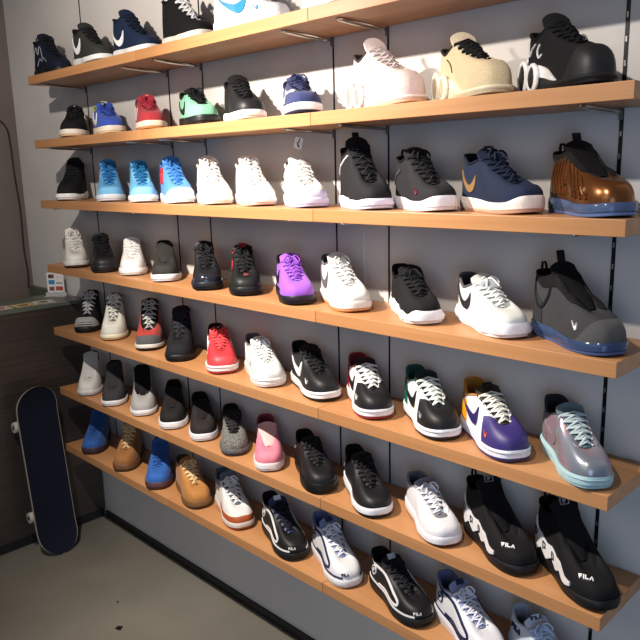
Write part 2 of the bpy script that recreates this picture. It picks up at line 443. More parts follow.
    for a in fd.get('eyes',[]):   # two oval windows in the heel
        for sd in (-1,1):
            for s_,rx,rz in ((.11,.018,.034),(.29,.019,.028)):
                A=AS(s_,sd); fx,fy,ff=g.F(A,.011); n_=Vector((-.3 if s_<.1 else -.05,sd*1.0,0)).normalized()
                c=Vector((fx,fy,.008+rz)); e=Vector((0,0,1)).cross(n_)
                ring=[c+e*(rx*math.cos(2*PI*i/18))+Vector((0,0,rz*math.sin(2*PI*i/18))) for i in range(18)]
                m=MB(); m.tube(ring,.0062,8,closed=True); part('oval_frame',m,a[0],'rubber')
                m=MB(); rows=[[c+n_*h_+(p-c)*r_ for p in ring] for h_,r_ in ((.002,.98),(.0055,.75),(.0065,.4))]
                m.grid(rows,closed=True); m.cap(rows[-1]); part('oval_window',m,a[1],'plastic')
    for a in fd.get('zigzag',[]): # white jagged side plate with dark hooks
        m=MB()
        def lo(k):
            zz=abs(((k*4.0)%1)*2-1); return (lerp(.03,.74,k),lerp(.0,.13,zz)*(1-.45*k))
        def hi(k):
            zz=abs(((k*4.0+.5)%1)*2-1); return (lerp(.03,.74,k),lerp(.52,.14,k**.7)-.05*zz)
        for sd in (-1,1):
            m=MB(); band(m,g,sd,lo,hi,n=56,nt=3,off=.004); sf=part('side_plate',m,a[0],'rubber')
            for s_,t_,w_ in ((.10,.28,.040),(.27,.19,.032),(.42,.14,.026)):
                m=MB(); P=[(s_-w_*.7,t_-.07),(s_-w_*.7,t_+.08),(s_+w_*.6,t_+.06),(s_+w_*.5,t_-.03),(s_-.005,t_-.02)]
                rr=[]
                for (a0,b0),(a1,b1) in zip(P,P[1:]):
                    for q_ in range(6): rr.append((lerp(a0,a1,q_/6),lerp(b0,b1,q_/6)))
                rr.append(P[-1]); ctr=[sp(g,AS(max(.01,a_),sd),b_,.0042) for a_,b_ in rr]
                m.tube(ctr,.0019,5); part('hook_mark',m,a[1],'rubber',par=sf)
    for a in fd.get('text',[]):  # (string, colour, A, t, height)
        s_,cc,A,t,h_=a[:5]; q,w=glyphs(s_); m=MB(); n_=sn(g,A,t); decal(m,sp(g,A,t),n_,Vector((0,0,1)),q,h_,w,bvh,.0045 if len(a)<6 else a[5]); part('lettering',m,cc,'rubber')
    for a in fd.get('oval',[]):  # oval badge on the ankle: ring colour, fill colour
        for sd in (-1,1):
            A=AS(a[2] if len(a)>2 else .16,sd); t=a[3] if len(a)>3 else .55; n_=sn(g,A,t); c=sp(g,A,t)
            m=MB(); decal(m,c,n_,Vector((0,0,1)),ellq(.5,.62),.024,0,bvh,.0030); ob=part('ankle_badge',m,a[1],'rubber')
            m=MB(); decal(m,c,n_,Vector((0,0,1)),ellq(.54,.66,16,.8),.024,0,bvh,.0042)
            q,w=glyphs('F'); decal(m,c,n_,Vector((0,0,1)),q,.011,w,bvh,.0042); part('badge_mark',m,a[0],'rubber',par=ob)
    for a in fd.get('panel',[]): # colour, s0,s1,t0,t1, side
        m=MB(); patch(m,g,AS(a[1],a[5]),AS(a[2],a[5]),a[3],a[4],14,5,.003); part('side_panel',m,a[0],'leather')
    for a in fd.get('hang',[]):
        p=V3(T[-1][:3]); m=MB(); m.tube([p,p+Vector((-.003,.002,.022)),p+Vector((-.004,.004,.030))],.0008,5); hs=part('tag_string',m,'#e8e8e8','lace')
        m=MB(); c=p+Vector((-.004,.004,.043)); decal(m,c,Vector((1,-.25,.1)),Vector((0,.25,1)),[[(-.3,0),(.3,0),(.36,.12),(.36,.88),(.3,1),(-.3,1),(-.36,.88),(-.36,.12)]],.036,0,None,.0012); tg=part('hang_tag',m,'#f0f0f0','paper')
        m=MB(); decal(m,c,Vector((1,-.25,.1)),Vector((0,.25,1)),[[(-.22,.66),(0,.2),(.22,.08),(.1,.34)],[(-.05,.5),(.05,.5),(.10,.9),(0,.9)]],.036,0,None,.0022); part('tag_mark',m,'#101010','paper',par=tg)
    return root
EXPO=0.0
# position x, y, heading, length and height factor of every shoe
PL={'1a':(0.1204,0.0932,-0.0439,0.2894,1.2618,0.9982), '1b':(0.529,0.0768,-0.0889,0.2882,1.4117,0.995), '1c':(0.8284,0.1001,-0.0528,0.2896,1.1924,0.9993), '1d':(1.1729,0.0965,-0.1112,0.2887,1.2835,0.9975),
'1e':(1.5354,0.0886,0.1406,0.2928,1.168,1.003), '1f':(1.8612,0.1004,-0.4066,0.2875,1.2789,0.9919), '2a':(0.2739,0.0997,-0.5823,0.2937,1.2793,1.0397), '2b':(0.5474,0.1077,-0.2966,0.2904,1.2016,1.0023),
'2c':(0.8708,0.1064,-0.4126,0.2899,1.2236,0.9994), '2d':(1.191,0.1078,-0.3441,0.2903,1.2008,1.0013), '2e':(1.4475,0.1079,-0.4218,0.2898,1.2178,0.9994), '2f':(1.7167,0.1159,-0.5897,0.2893,1.0819,0.9952),
'2g':(2.0859,0.0921,-0.2835,0.2901,1.4585,1.0001), '2h':(2.3503,0.1065,-0.512,0.289,1.251,0.9978), '2i':(2.5998,0.1034,-0.5643,0.2883,1.3135,0.9966), '3a':(0.1841,0.1091,-0.7234,0.2911,1.544,1.0068),
'3b':(0.5184,0.1096,-0.4869,0.2924,1.1193,1.0259), '3c':(0.7636,0.1158,-0.456,0.29,1.0438,0.9994), '3d':(1.0098,0.1149,-0.3873,0.2903,1.1182,1.0016), '3e':(1.2488,0.1138,-0.4418,0.2901,1.0684,1.0005),
'3f':(1.4771,0.1147,-0.4508,0.2901,1.0205,1.0002), '3g':(1.7245,0.1142,-0.5057,0.2898,0.9674,0.9989), '3h':(1.9825,0.1105,-0.4994,0.2898,1.3454,0.9992), '3i':(2.1945,0.1161,-0.4993,0.2897,1.0375,0.9993),
'3j':(2.4279,0.1163,-0.4367,0.2901,1.2017,1.0002), '3k':(2.6594,0.1141,-0.6277,0.2888,1.208,0.9971), '4a':(0.1958,0.0803,-0.4017,0.2906,1.0536,0.9938), '4b':(0.4542,0.0816,-0.4216,0.2896,0.9481,0.9844),
'4c':(0.6474,0.118,-0.5462,0.2894,1.056,0.9936), '4d':(0.9115,0.1105,-0.5837,0.2906,1.128,1.0034), '4e':(1.2058,0.0956,-0.5666,0.2904,0.9733,0.9935), '4f':(1.4116,0.112,-0.6176,0.2892,0.9648,0.9913),
'4g':(1.6732,0.105,-0.5471,0.2907,1.0534,1.0009), '4h':(1.8835,0.122,-0.471,0.2907,1.2004,1.0025), '4i':(2.1585,0.1217,-0.6,0.285,1.3001,0.96), '4j':(2.4077,0.1205,-0.52,0.29,1.2446,0.96),
'4k':(2.6481,0.1057,-0.4861,0.293,1.4081,1.0025), '5a':(0.2002,0.1229,-0.6651,0.292,1.3198,1.003), '5b':(0.4386,0.1224,-0.6077,0.2931,1.4373,1.0069), '5c':(0.7274,0.1294,-0.6446,0.2948,1.4804,1.0245),
'5d':(0.9764,0.1185,-0.6854,0.2953,1.4557,1.0235), '5e':(1.2427,0.1124,-0.5561,0.294,1.2338,1.0218), '5f':(1.4945,0.1105,-0.44,0.2929,1.2127,1.0052), '5g':(1.7384,0.1241,-0.3984,0.2942,1.3118,1.0069),
'5h':(1.9806,0.1205,-0.591,0.2925,1.2519,1.0013), '5i':(2.2205,0.1156,-0.5772,0.2939,1.2964,1.002), '5j':(2.4311,0.1095,-0.5724,0.2954,1.3301,1.0022), '5k':(2.6586,0.1058,-0.7196,0.2912,1.3034,0.9536),
'6a':(0.2015,0.0985,-0.5991,0.2916,1.2852,0.9833), '6b':(0.4307,0.0973,-0.5839,0.2918,1.1839,0.9926), '6c':(0.65,0.1157,-0.56,0.2919,1.3259,0.9849), '6d':(0.8883,0.1164,-0.6436,0.2935,1.2251,1.0105),
'6e':(1.0907,0.1176,-0.5687,0.2882,1.0543,0.9809), '6f':(1.2984,0.1128,-0.612,0.2851,1.0403,0.943), '6g':(1.5046,0.1103,-0.6603,0.2859,1.0396,0.9526), '6h':(1.7514,0.1002,-0.51,0.2922,1.1114,1.0025),
'6i':(1.987,0.0988,-0.5391,0.2954,1.23,1.0029), '6j':(2.2396,0.1,-0.5538,0.2856,0.8161,0.998), '6k':(2.4587,0.1082,-0.4714,0.2941,1.1924,1.003), '6l':(2.6746,0.1083,-0.5487,0.2947,1.2295,1.0019),
'7a':(0.1937,0.1096,-0.7278,0.2923,1.1239,1.0081), '7b':(0.4944,0.1136,-0.7726,0.2937,1.194,1.0108), '7c':(0.7654,0.1048,-0.6623,0.2925,1.0649,1.021), '7d':(1.0273,0.0885,-0.319,0.2907,0.9772,1.0035),
'7e':(1.2875,0.1004,-0.3545,0.295,1.2003,1.0075), '7f':(1.5946,0.0893,-0.339,0.2957,1.1711,1.0081), '7g':(1.8435,0.1,-0.394,0.2945,1.1552,1.0062), '7h':(2.1346,0.0857,-0.3307,0.2908,0.9596,1.002),
'7i':(2.38,0.0935,-0.3999,0.2938,1.0863,1.0035), '7j':(2.6125,0.1023,-0.5049,0.2873,0.938,0.9995)}
# ---------------------------------------------------------------- the place
ZS=[2.2777,1.9988,1.7264,1.4250,1.1175,0.8157,0.5179]; TH=.036; D=.24
XS=[.0666,.985,1.8853,2.7962]; RX=[.1506,.8321,1.0606,1.7526,1.9751,2.6743]
XL=-.68; XC=-.041
def proc(name,base,rough,build=None,metal=0):
    m=bpy.data.materials.new(name); m.use_nodes=True; nt=m.node_tree; b=nt.nodes['Principled BSDF']
    b.inputs['Base Color'].default_value=lin(base); b.inputs['Roughness'].default_value=rough; b.inputs['Metallic'].default_value=metal
    if build: build(nt,b)
    return m
def noise_mix(c1,c2,vec_scale,scale,detail=6,p0=.35,p1=.7,bump=.0,rot=None,ramp_extra=None):
    def f(nt,b):
        N=nt.nodes;L=nt.links; tc=N.new('ShaderNodeTexCoord'); mp=N.new('ShaderNodeMapping'); mp.inputs['Scale'].default_value=vec_scale
        n=N.new('ShaderNodeTexNoise'); n.inputs['Scale'].default_value=scale; n.inputs['Detail'].default_value=detail
        r=N.new('ShaderNodeValToRGB'); r.color_ramp.elements[0].color=lin(c1); r.color_ramp.elements[1].color=lin(c2); r.color_ramp.elements[0].position=p0; r.color_ramp.elements[1].position=p1
        L.new(tc.outputs['Object'],mp.inputs['Vector']); L.new(mp.outputs['Vector'],n.inputs['Vector']); L.new(n.outputs['Fac'],r.inputs['Fac']); L.new(r.outputs['Color'],b.inputs['Base Color'])
        if bump:
            u=N.new('ShaderNodeBump'); u.inputs['Strength'].default_value=bump; u.inputs['Distance'].default_value=.003; L.new(n.outputs['Fac'],u.inputs['Height']); L.new(u.outputs['Normal'],b.inputs['Normal'])
    return f
wall_m=proc('wall_paint','#cfcac5',.75,noise_mix('#cbc6c1','#d4cfca',(1,1,1),3,4,bump=.03))
lwall_m=proc('side_wall_paint','#8c8078',.8,noise_mix('#6a5f58','#736861',(1,1,1),2.5,4))
wood_m=proc('beech_laminate','#b9804e',.42,noise_mix('#a97548','#c08d60',(.35,6,14),3,5,.3,.75))
def floor_f(nt,b):
    noise_mix('#67645c','#7c796f',(1,1,1),1.6,9,.32,.72,bump=.05)(nt,b)
    N=nt.nodes;L=nt.links
    n=N.new('ShaderNodeTexNoise'); n.inputs['Scale'].default_value=3; n.inputs['Detail'].default_value=5
    r=N.new('ShaderNodeMapRange'); r.inputs['To Min'].default_value=.22; r.inputs['To Max'].default_value=.5; L.new(n.outputs['Fac'],r.inputs['Value']); L.new(r.outputs['Result'],b.inputs['Roughness'])
floor_m=proc('polished_concrete','#706c64',.35,floor_f)
steel_m=proc('brushed_steel','#756c66',.36,noise_mix('#5b524c','#665d57',(.4,.4,14),6,3),.7)
black_m=proc('black_skirting','#17181a',.5,noise_mix('#141517','#1d1e20',(1,1,1),20))
top_m=proc('grey_counter_top','#5c6158',.35,noise_mix('#565b52','#646a60',(1,1,1),9))
rail_m=proc('dark_upright','#111216',.4,noise_mix('#0e0f12','#16171b',(1,1,1),30),.4)
dull_m=proc('dull_metal','#77736f',.45,noise_mix('#716d69','#7d7975',(1,1,1),40),.6)
slot_m=proc('bare_metal_slot','#9a9a98',.35,noise_mix('#8c8c8a','#a6a6a4',(1,1,1),60),.8)
chrome_m=proc('satin_chrome','#b4b0aa',.22,noise_mix('#aaa6a0','#bcb8b2',(1,1,1),30),1)
# shell
m=MB(); m.box(XL-.12,4.6,D,D+.12,0,3.0); struct('wall_back',m,wall_m,'grey display wall carrying the seven rows of shelves','wall')
m=MB(); m.box(XL-.12,XL,-3.6,D,0,3.0); struct('wall_left',m,lwall_m,'brownish grey side wall behind the counter','wall')
m=MB(); m.box(XL-.12,4.6,-3.6,D+.12,-.1,0); struct('floor',m,floor_m,'polished grey concrete floor','floor')
m=MB(); m.box(XL-.12,4.6,-3.6,D+.12,3.0,3.1); struct('ceiling',m,proc('ceiling_paint','#7d7974',.9,noise_mix('#787470','#827e78',(1,1,1),3)),'dull grey shop ceiling','ceiling')
m=MB(); m.box(XC+.012,4.6,D-.012,D-.0005,.0,.035); struct('baseboard_back',m,black_m,'thin black skirting along the foot of the display wall','baseboard')
# uprights
UL=['leftmost dark shelf upright on the wall','second dark shelf upright from the left','third dark shelf upright from the left','fourth dark shelf upright from the left, near the middle shelf joints','fifth dark shelf upright from the left, beside the pale pink shoe','rightmost dark shelf upright with bright metal slots']
for i,x in enumerate(RX):
    m=MB(); w=.0024 if i<5 else .0044; m.box(x-w,x+w,D-.003,D-.0003,.44,2.7)
    r=tag(obj('wall_upright',m,rail_m,smooth=False),UL[i],'upright','dark slotted uprights on the display wall')
    if i==5:
        for k in range(38):
            z=.60+k*.052; m=MB(); m.box(x-.0018,x+.0018,D-.0042,D-.0029,z,z+.012); obj('slot',m,slot_m,r,smooth=False)
# thin pale strip between third and fourth rows
m=MB(); m.box(1.868,1.876,D-.004,D-.0003,1.47,1.64); tag(obj('wall_strip',m,proc('pale_strip','#d8d6d0',.4,noise_mix('#d2d0ca','#dcdad4',(1,1,1),30)),smooth=False),'short thin pale strip on the wall above the white gum-toed sneaker','strip')
# shelves
rn=['topmost','second','third','fourth','fifth','sixth','bottom']; sn_=['left','middle','right']
for r_,z in enumerate(ZS):
    for c in range(3):
        x0=XS[c]+.0008; x1=XS[c+1]-.0008
        root=empty('shelf',((x0+x1)/2,D/2,z-TH)); tag(root,'%s third of the %s wooden shelf row'%(sn_[c],rn[r_]),'shelf','wooden wall shelves')
        m=MB(); w=(x1-x0)/2; m.box(-w,w,-D/2,D/2-.0045,0,TH); obj('board',m,wood_m,root,smooth=False,bevel=.0012)
        for x in RX[2*c:2*c+2]:
            m=MB(); xx=x-(x0+x1)/2
            P=[]
            for i in range(28):
                a=2*PI*i/28; P.append((xx+.015*math.sin(a),.002+.098*math.cos(a),-.0065-.004*math.cos(a)))
            m.tube(P,.0032,7,closed=True)
            br=obj('bracket',m,chrome_m,root)
            m=MB(); m.box(xx-.0035,xx+.0035,D/2-.010,D/2-.0045,-.026,-.001); obj('bracket_plate',m,dull_m,br,smooth=False)
# counter
CB=-.345; cx=(CB+XC)/2; w=(XC-CB)/2
cr=empty('counter',(cx,-1.2,0)); tag(cr,'tall dark metal counter at the left with stickers on its grey top','counter')
m=MB(); m.box(-w+.003,w-.004,-1.2,1.2+D-.004,.045,1.195); obj('body',m,steel_m,cr,smooth=False,bevel=.002)
m=MB(); m.box(-w+.02,w-.001,-1.2,1.2+D-.014,.001,.045); obj('plinth',m,black_m,cr,smooth=False)
m=MB(); m.box(-w+.003,w,-1.2,1.2+D-.004,1.195,1.213); obj('counter_top',m,top_m,cr,smooth=False,bevel=.001)
m=MB(); m.box(XL+.004-cx,CB-.002-cx,1.2+D-.030,1.2+D-.004,.001,1.222); obj('return_board',m,proc('green_grey_board','#5a6250',.5,noise_mix('#525a48','#626a58',(1,1,1),12)),cr,smooth=False)
# things on the counter
def card(x,y,rz,cols,label):
    r=empty('sticker_card',(x,y,1.2135),rz); tag(r,label,'sticker','stickers laid out on the counter')
    m=MB(); m.box(-.050,.050,-.048,.048,0,.0012); obj('card',m,M(cols[0],'paper'),r,smooth=False)
    m=MB(); o=len(m.v); n=18; P=[(.026*math.cos(2*PI*i/n)*(1+.15*math.sin(6*PI*i/n)),.020*math.sin(2*PI*i/n),.0016) for i in range(n)]
    m.cap(P); Q=[(x_,y_,.0012) for x_,y_,_ in P]; m.grid([Q,P],closed=True); obj('print',m,M(cols[1],'paper'),r,smooth=False)
    m=MB()
    for k in range(4): m.box(-.04+.021*k,-.026+.021*k,-.037,-.030,.0012,.0016)
    obj('print',m,M(cols[2],'paper'),r,smooth=False)
card(XC-.085,.045,1.45,('#cfc6b8','#4a3a34','#6e6258'),'white sticker card with a dark brown print, nearest the wall on the counter')
card(XC-.080,-.060,1.60,('#c4b080','#8a5c34','#4c4030'),'tan sticker card with a brown print, second from the wall on the counter')
card(XC-.085,-.172,1.5,('#c9bfb4','#a8413c','#8c4a44'),'pale sticker card with a red print, at the left on the counter')
st=empty('sticker_sheet',(XC-.200,.172,1.2135),.75); tag(st,'upright white sheet of small coloured stickers in a clear stand on the counter','sticker sheet')
m=MB(); m.box(-.045,.045,0,.002,.018,.125); obj('sheet',m,M('#dedad4','paper'),st,smooth=False)
for (x0,x1,z0,z1,c) in ((-.036,-.006,.096,.116,'#5a3838'),(.006,.036,.096,.112,'#dcd0c8'),(-.036,-.004,.064,.086,'#2c7cb4'),(.004,.036,.066,.074,'#8c8884'),(-.034,-.008,.030,.050,'#7c4440'),(.000,.038,.030,.052,'#a8483c')):
    m=MB(); m.box(x0,x1,-.0012,-.0001,z0,z1); obj('sticker',m,M(c,'paper'),st,smooth=False)
m=MB(); m.box(-.055,.055,-.005,-.0025,.0005,.022); m.box(-.055,.055,-.030,.012,.0005,.004); obj('clear_stand',m,M('#e8ecea','clear'),st,smooth=False)
# cord and cover on the side wall
m=MB(); f_=curve2([(XL+.006,-.36,2.060),(XL+.008,-.20,2.088),(XL+.010,-.07,2.112),(XL+.012,.02,2.132),(XL+.014,.12,2.145),(XL+.03,.170,2.100),(XL+.014,.190,2.00),(XL+.016,.193,1.85),(XL+.014,.205,1.65),(XL+.016,.20,1.45),(XL+.016,.208,1.30),(XL+.02,.200,1.2165)])
m.tube([f_(i/60) for i in range(61)],.0042,7); tag(obj('cord',m,M('#2a211d','rubber')),'dark cord running along the side wall and hanging down to the counter','cord')
m=MB(); m.box(XL+.0003,XL+.004,-.60,.14,2.035,2.070); tag(obj('cable_cover',m,M('#8a857c','plastic'),smooth=False,bevel=.002),'small grey cover strip on the side wall under the cord bend','cover')
# skateboard leaning on the counter
sk=empty('skateboard',(.128,-.112,.0)); tag(sk,'dark skateboard standing on its tail and leaning on the metal counter','skateboard')
LB=.85; WB=.200
def deck_pt(u,v,off=0.0):  # u 0..1 along, v -1..1 across
    e=min(u,1-u)*LB; R=WB/2*1.05; hw=WB/2*(math.sqrt(max(0,1-((R-e)/R)**2)) if e<R else 1)
    kick=0
    if u<.17: kick=((.17-u)/.17)**1.5*.040
    if u>.83: kick=((u-.83)/.17)**1.5*.040
    y=hw*v; z=u*LB; x=kick+.006*v*v+off
    return x,y,z
def lean(P):
    a=math.radians(-7.0); out=[]
    for x,y,z in P:
        X=x*math.cos(a)+z*math.sin(a); Z=-x*math.sin(a)+z*math.cos(a); out.append((X,y-.003*Z/LB,Z))
    return out
US=[.001]+[.5-.5*math.cos(PI*i/36) for i in range(1,36)]+[.999]
def deck(o0,o1,shr=1.0):
    m=MB(); fr=[];bk=[]
    rows=[lean([deck_pt(u,v/5*shr,o0) for v in range(-5,6)]+[deck_pt(u,v/5*shr,o1) for v in range(5,-6,-1)]) for u in US]
    m.grid(rows,closed=True); m.cap(rows[0],True); m.cap(rows[-1]); return m
obj('deck',deck(-.010,.0),M('#b0a698','plastic'),sk)
obj('grip_tape',deck(.0001,.0012,.972),M('#181a2a','grip'),sk)
for zc in (.20,.66):
    base=lean([(-.026,0,zc)])[0]
    m=MB(); m.box(base[0]-.006,base[0]+.013,base[1]-.026,base[1]+.026,base[2]-.04,base[2]+.04); m.cyl((base[0]-.018,base[1],base[2]),(0,1,0),.008,.150,14); tr=obj('truck',m,M('#8c8c8c','metal'),sk)
    for sd in (-1,1):
        m=MB(); m.cyl((base[0]-.018,base[1]+sd*.092,base[2]),(0,1,0),.026,.032,24); wh=obj('wheel',m,M('#cfc9bc','rubber'),sk)
        m=MB(); m.cyl((base[0]-.018,base[1]+sd*.1085,base[2]),(0,1,0),.010,.004,14); obj('bearing',m,M('#55555a','metal'),wh)
zmin=min((v.co.z for o in sk.children for v in o.data.vertices))
sk.location.z=-zmin+.0005
# floor marks
for px,py,r_,lab in ((.91,-.23,.014,'larger dark chip in the concrete floor'),(.74,-.14,.005,'tiny dark chip in the concrete floor near the larger one')):
    m=MB(); n=14; P=[(px+r_*(1+.35*math.sin(3*i+1))*math.cos(2*PI*i/n),py+r_*(1+.3*math.cos(2*i))*math.sin(2*PI*i/n),.0012) for i in range(n)]
    m.cap(P); m.grid([[(a,b,.0001) for a,b,_ in P],P],closed=True); tag(obj('floor_chip',m,M('#191512','rubber'),smooth=False),lab,'chip','dark chips on the floor')
# ---------------------------------------------------------------- light
def spot(x,y,z,tx,ty,tz,e,col,ang,blend,rad=.02):
    l=bpy.data.lights.new('ceiling_spot','SPOT'); l.energy=e; l.color=col; l.spot_size=math.radians(ang); l.spot_blend=blend; l.shadow_soft_size=rad
    o=bpy.data.objects.new('ceiling_spot',l); C.objects.link(o); o.location=(x,y,z); o.rotation_euler=(Vector((tx,ty,tz))-Vector((x,y,z))).to_track_quat('-Z','Y').to_euler()
LY,LZ=-.94,2.61
spot(1.34,LY,LZ,.9,.1,1.5,82,(1,.90,.80),140,.5)
spot(1.42,LY,LZ,1.68,.1,1.15,215,(1,.89,.77),88,.8)
spot(2.45,LY,LZ,2.35,.1,1.80,62,(1,.91,.82),90,1)
def area(name,loc,tgt,sx,sy,e,col):
    l=bpy.data.lights.new(name,'AREA'); l.shape='RECTANGLE'; l.size=sx; l.size_y=sy; l.energy=e; l.color=col
    o=bpy.data.objects.new(name,l); C.objects.link(o); o.location=loc; o.rotation_euler=(Vector(tgt)-Vector(loc)).to_track_quat('-Z','Y').to_euler()
area('shopfront_daylight',(4.5,-2.6,1.25),(2.5,.2,.6),1.6,2.0,29,(.50,.70,1))
area('front_fill',(1.8,-3.4,2.7),(1.2,.2,1.0),2.5,1.0,12,(1,.93,.86))  # soft frontal fill added to lift the display, not a shop lamp
w=bpy.data.worlds.new('shop_air'); bpy.context.scene.world=w; w.use_nodes=True
w.node_tree.nodes['Background'].inputs['Color'].default_value=(.80,.86,1,1); w.node_tree.nodes['Background'].inputs['Strength'].default_value=.11
# ---------------------------------------------------------------- camera
q=dict(cx=3.3932,cy=-1.4779,cz=1.8457,yaw=.7891,pitch=.2098,roll=-.0247,f=716.37)
cy,sy=math.cos(q['yaw']),math.sin(q['yaw']); cp,sp_=math.cos(q['pitch']),math.sin(q['pitch'])
fw=Vector((-sy*cp,cy*cp,-sp_)); rt=Vector((cy,sy,0)); upv=rt.cross(fw)
cr_,sr_=math.cos(q['roll']),math.sin(q['roll']); r2=rt*cr_+upv*sr_; u2=upv*cr_-rt*sr_
cd=bpy.data.cameras.new('camera'); cam=bpy.data.objects.new('camera',cd); C.objects.link(cam)
cam.matrix_world=Matrix(((r2.x,u2.x,-fw.x,q['cx']),(r2.y,u2.y,-fw.y,q['cy']),(r2.z,u2.z,-fw.z,q['cz']),(0,0,0,1)))
cd.sensor_width=36; cd.lens=q['f']/640*36; cd.clip_start=.05
sc=bpy.context.scene; sc.camera=cam
sc.view_settings.view_transform='Standard'; sc.view_settings.look='None'; sc.view_settings.gamma=1; sc.view_settings.use_curve_mapping=False; sc.view_settings.exposure=EXPO
# ---------------------------------------------------------------- the shoes: style, upper colour, upper cloth, midsole, outsole, laces, tongue, lining, features
BK='#17171b'; WH='#e6e6e4'; LW='#d9d9d6'; NV='#1c2440'; GUM='#a9653a'
S={}
def sh(i,label,*spec): S[i]=(label,spec)
AF=('groove','#b9b9b6')
def fh(ring,fill,line): return [('oval',ring,fill,.20,.50),('stripe',line,[(.08,.70),(.20,.92),(.34,.80),(.46,.52),(.60,.36),(.74,.34),(.84,.42)],.008),('nobow',)]
# top row
sh('1a','navy and black high-top with white zigzag lines, far left of the top row','high','#14172a','mesh','#101218','#0c0d10','#14151c','#14172a','#0d0e14',[('stripe','#9aa0a8',[(.10,.15),(.16,.55),(.26,.80),(.33,.45),(.42,.72),(.55,.35)],.0022),('stripe','#9aa0a8',[(.28,.12),(.40,.30),(.50,.22),(.62,.40),(.74,.30)],.0022),('pull','#301c1c')])
sh('1b','dark olive mid sneaker with white tick, second from the left in the top row','mid','#30322f','mesh','#dededb','#3a3a3a','#15151a','#2a2b2b','#17171b',[('swoosh','#efefee',.03,.44,.14,.66),('nobow',)])
sh('1c','dark navy high-top with white tick, third from the left in the top row','high','#16233c','mesh','#dededb','#cfcfcc','#121a2c','#16233c','#0f1626',[('swoosh','#ececec',.03,.46,.10,.50),('nobow',)])
sh('1d','black suede high-top with ragged white laces and white-tan sole, top row','high','#121214','suede','#d9d2c6','#c89a66','#e8e8e8','#121214','#0c0c0e',[('lr',.004)])
sh('1e','white leather high-top with a large bright blue tick, top row','high','#cfd2d8','leather','#d6d8dc','#dcdde0','#e8e8e8','#e4e6ea','#d0d4da',[('swoosh','#1f86b8',.10,.62,.12,.58),('toecap','#d4d7dc'),('heel','#d6d8de'),('minicheck','#2a8fc0')])
sh('1f','white shoe with a black toe stripe, cut off by the top of the picture','high','#e2e2e2','leather','#e6e6e6','#dedede','#e8e8e8','#e2e2e2','#cfcfcf',[('mudguard','#e8e8e8'),('stripe','#17171b',[(.66,.30),(.80,.24),(.92,.2)],.007)])
# second row
sh('2a','low black suede skate shoe with white tick, left end of second row down','court','#16161a','suede','#e0d2c2','#d9b48c','#16161a','#16161a','#101012',[('swoosh','#ececec',.08,.52,.14,.70,),('badge','#16161a','#b9b9b9')])
sh('2b','low bright blue suede sneaker with white tick, second row down','court','#2f4fae','suede','#e8dcc8','#e0c79c','#2a48a0','#2f4fae','#a9b57a',[('swoosh','#efefef',.08,.52,.14,.70),('badge','#c9c78e','#3a58b0')])
sh('2c','low dark red suede sneaker with a gum sole, second row down','court','#a02631','suede','#e2cdb6','#b57f50','#a8283a','#a02631','#6e1a22',[('swoosh','#e8e4e0',.08,.50,.14,.66),('badge','#c0505a','#e6d6c6')])
sh('2d','low mint green sneaker with black laces and a black rubber toe, second row down','court','#6fae90','suede','#141618','#121214','#121214','#16181a','#222624',[('swoosh','#15201c',.08,.50,.14,.66),('eyestay','#6aa88a')])
sh('2e','black leather mid sneaker with a plain white sole, second row down','mid','#17171a','leather','#e3dfda','#c7c2bb','#141416','#1a1a1d','#101012',[('toecap','#1b1b1e'),('nobow',)])
sh('2f','navy low sneaker with white toe stripe and dark rubber sole, second row down','court','#1f2850','suede','#e9ecf2','#141c34','#1f2850','#222c58','#171f3c',[('swoosh','#a9b4c8',.10,.50,.14,.66),('toecap','#242e5c','suede',.5),('badge','#2b3568','#39447a'),('stripe','#c6cede',[(.56,.48),(.68,.52),(.80,.62),(.93,.66)],.009)])
zoomf=lambda wc,ec,h: [('eyes',wc,ec),('wing',wc,h,.70),('nobow',)]
sh('2g','pale pink bubble-heeled basketball shoe with grey ovals, second row down','zoom','#cdb6b2','suede','#e0cdc6','#e6b594','#c9bcba','#dccac6','#3a3436',zoomf('#ece8e6','#8c8c8a',.30)+[('quarter','#c9b0ac'),('toecap','#cfb8b4','suede',.6)])
sh('2h','cream bubble-heeled basketball shoe with chunky black laces, second row down','zoom','#cbb893','suede','#d8ccb0','#b7a88c','#18181a','#d8c8ac','#2a2624',zoomf('#e9e2cc','#b4a88c',.34)+[('lr',.0042),('stripe','#4a4234',[(.30,.72),(.37,.5),(.40,.30)],.0025),('toecap','#c6b490','suede',.6)])
sh('2i','black bubble-heeled basketball shoe with white swirls, right end of second row down','zoom','#1b1b1d','suede','#202022','#141416','#17171a','#1b1b1d','#121214',zoomf('#e8e8e8','#2a2a2c',.42)+[('stripe','#d8d8d8',[(.02,.30),(.04,.75),(.09,.55),(.13,.42),(.18,.62),(.26,.82)],.0035),('stripe','#d8d8d8',[(.34,.70),(.29,.55),(.31,.38),(.36,.42)],.004),('toecap','#232325','rubber',.7)])
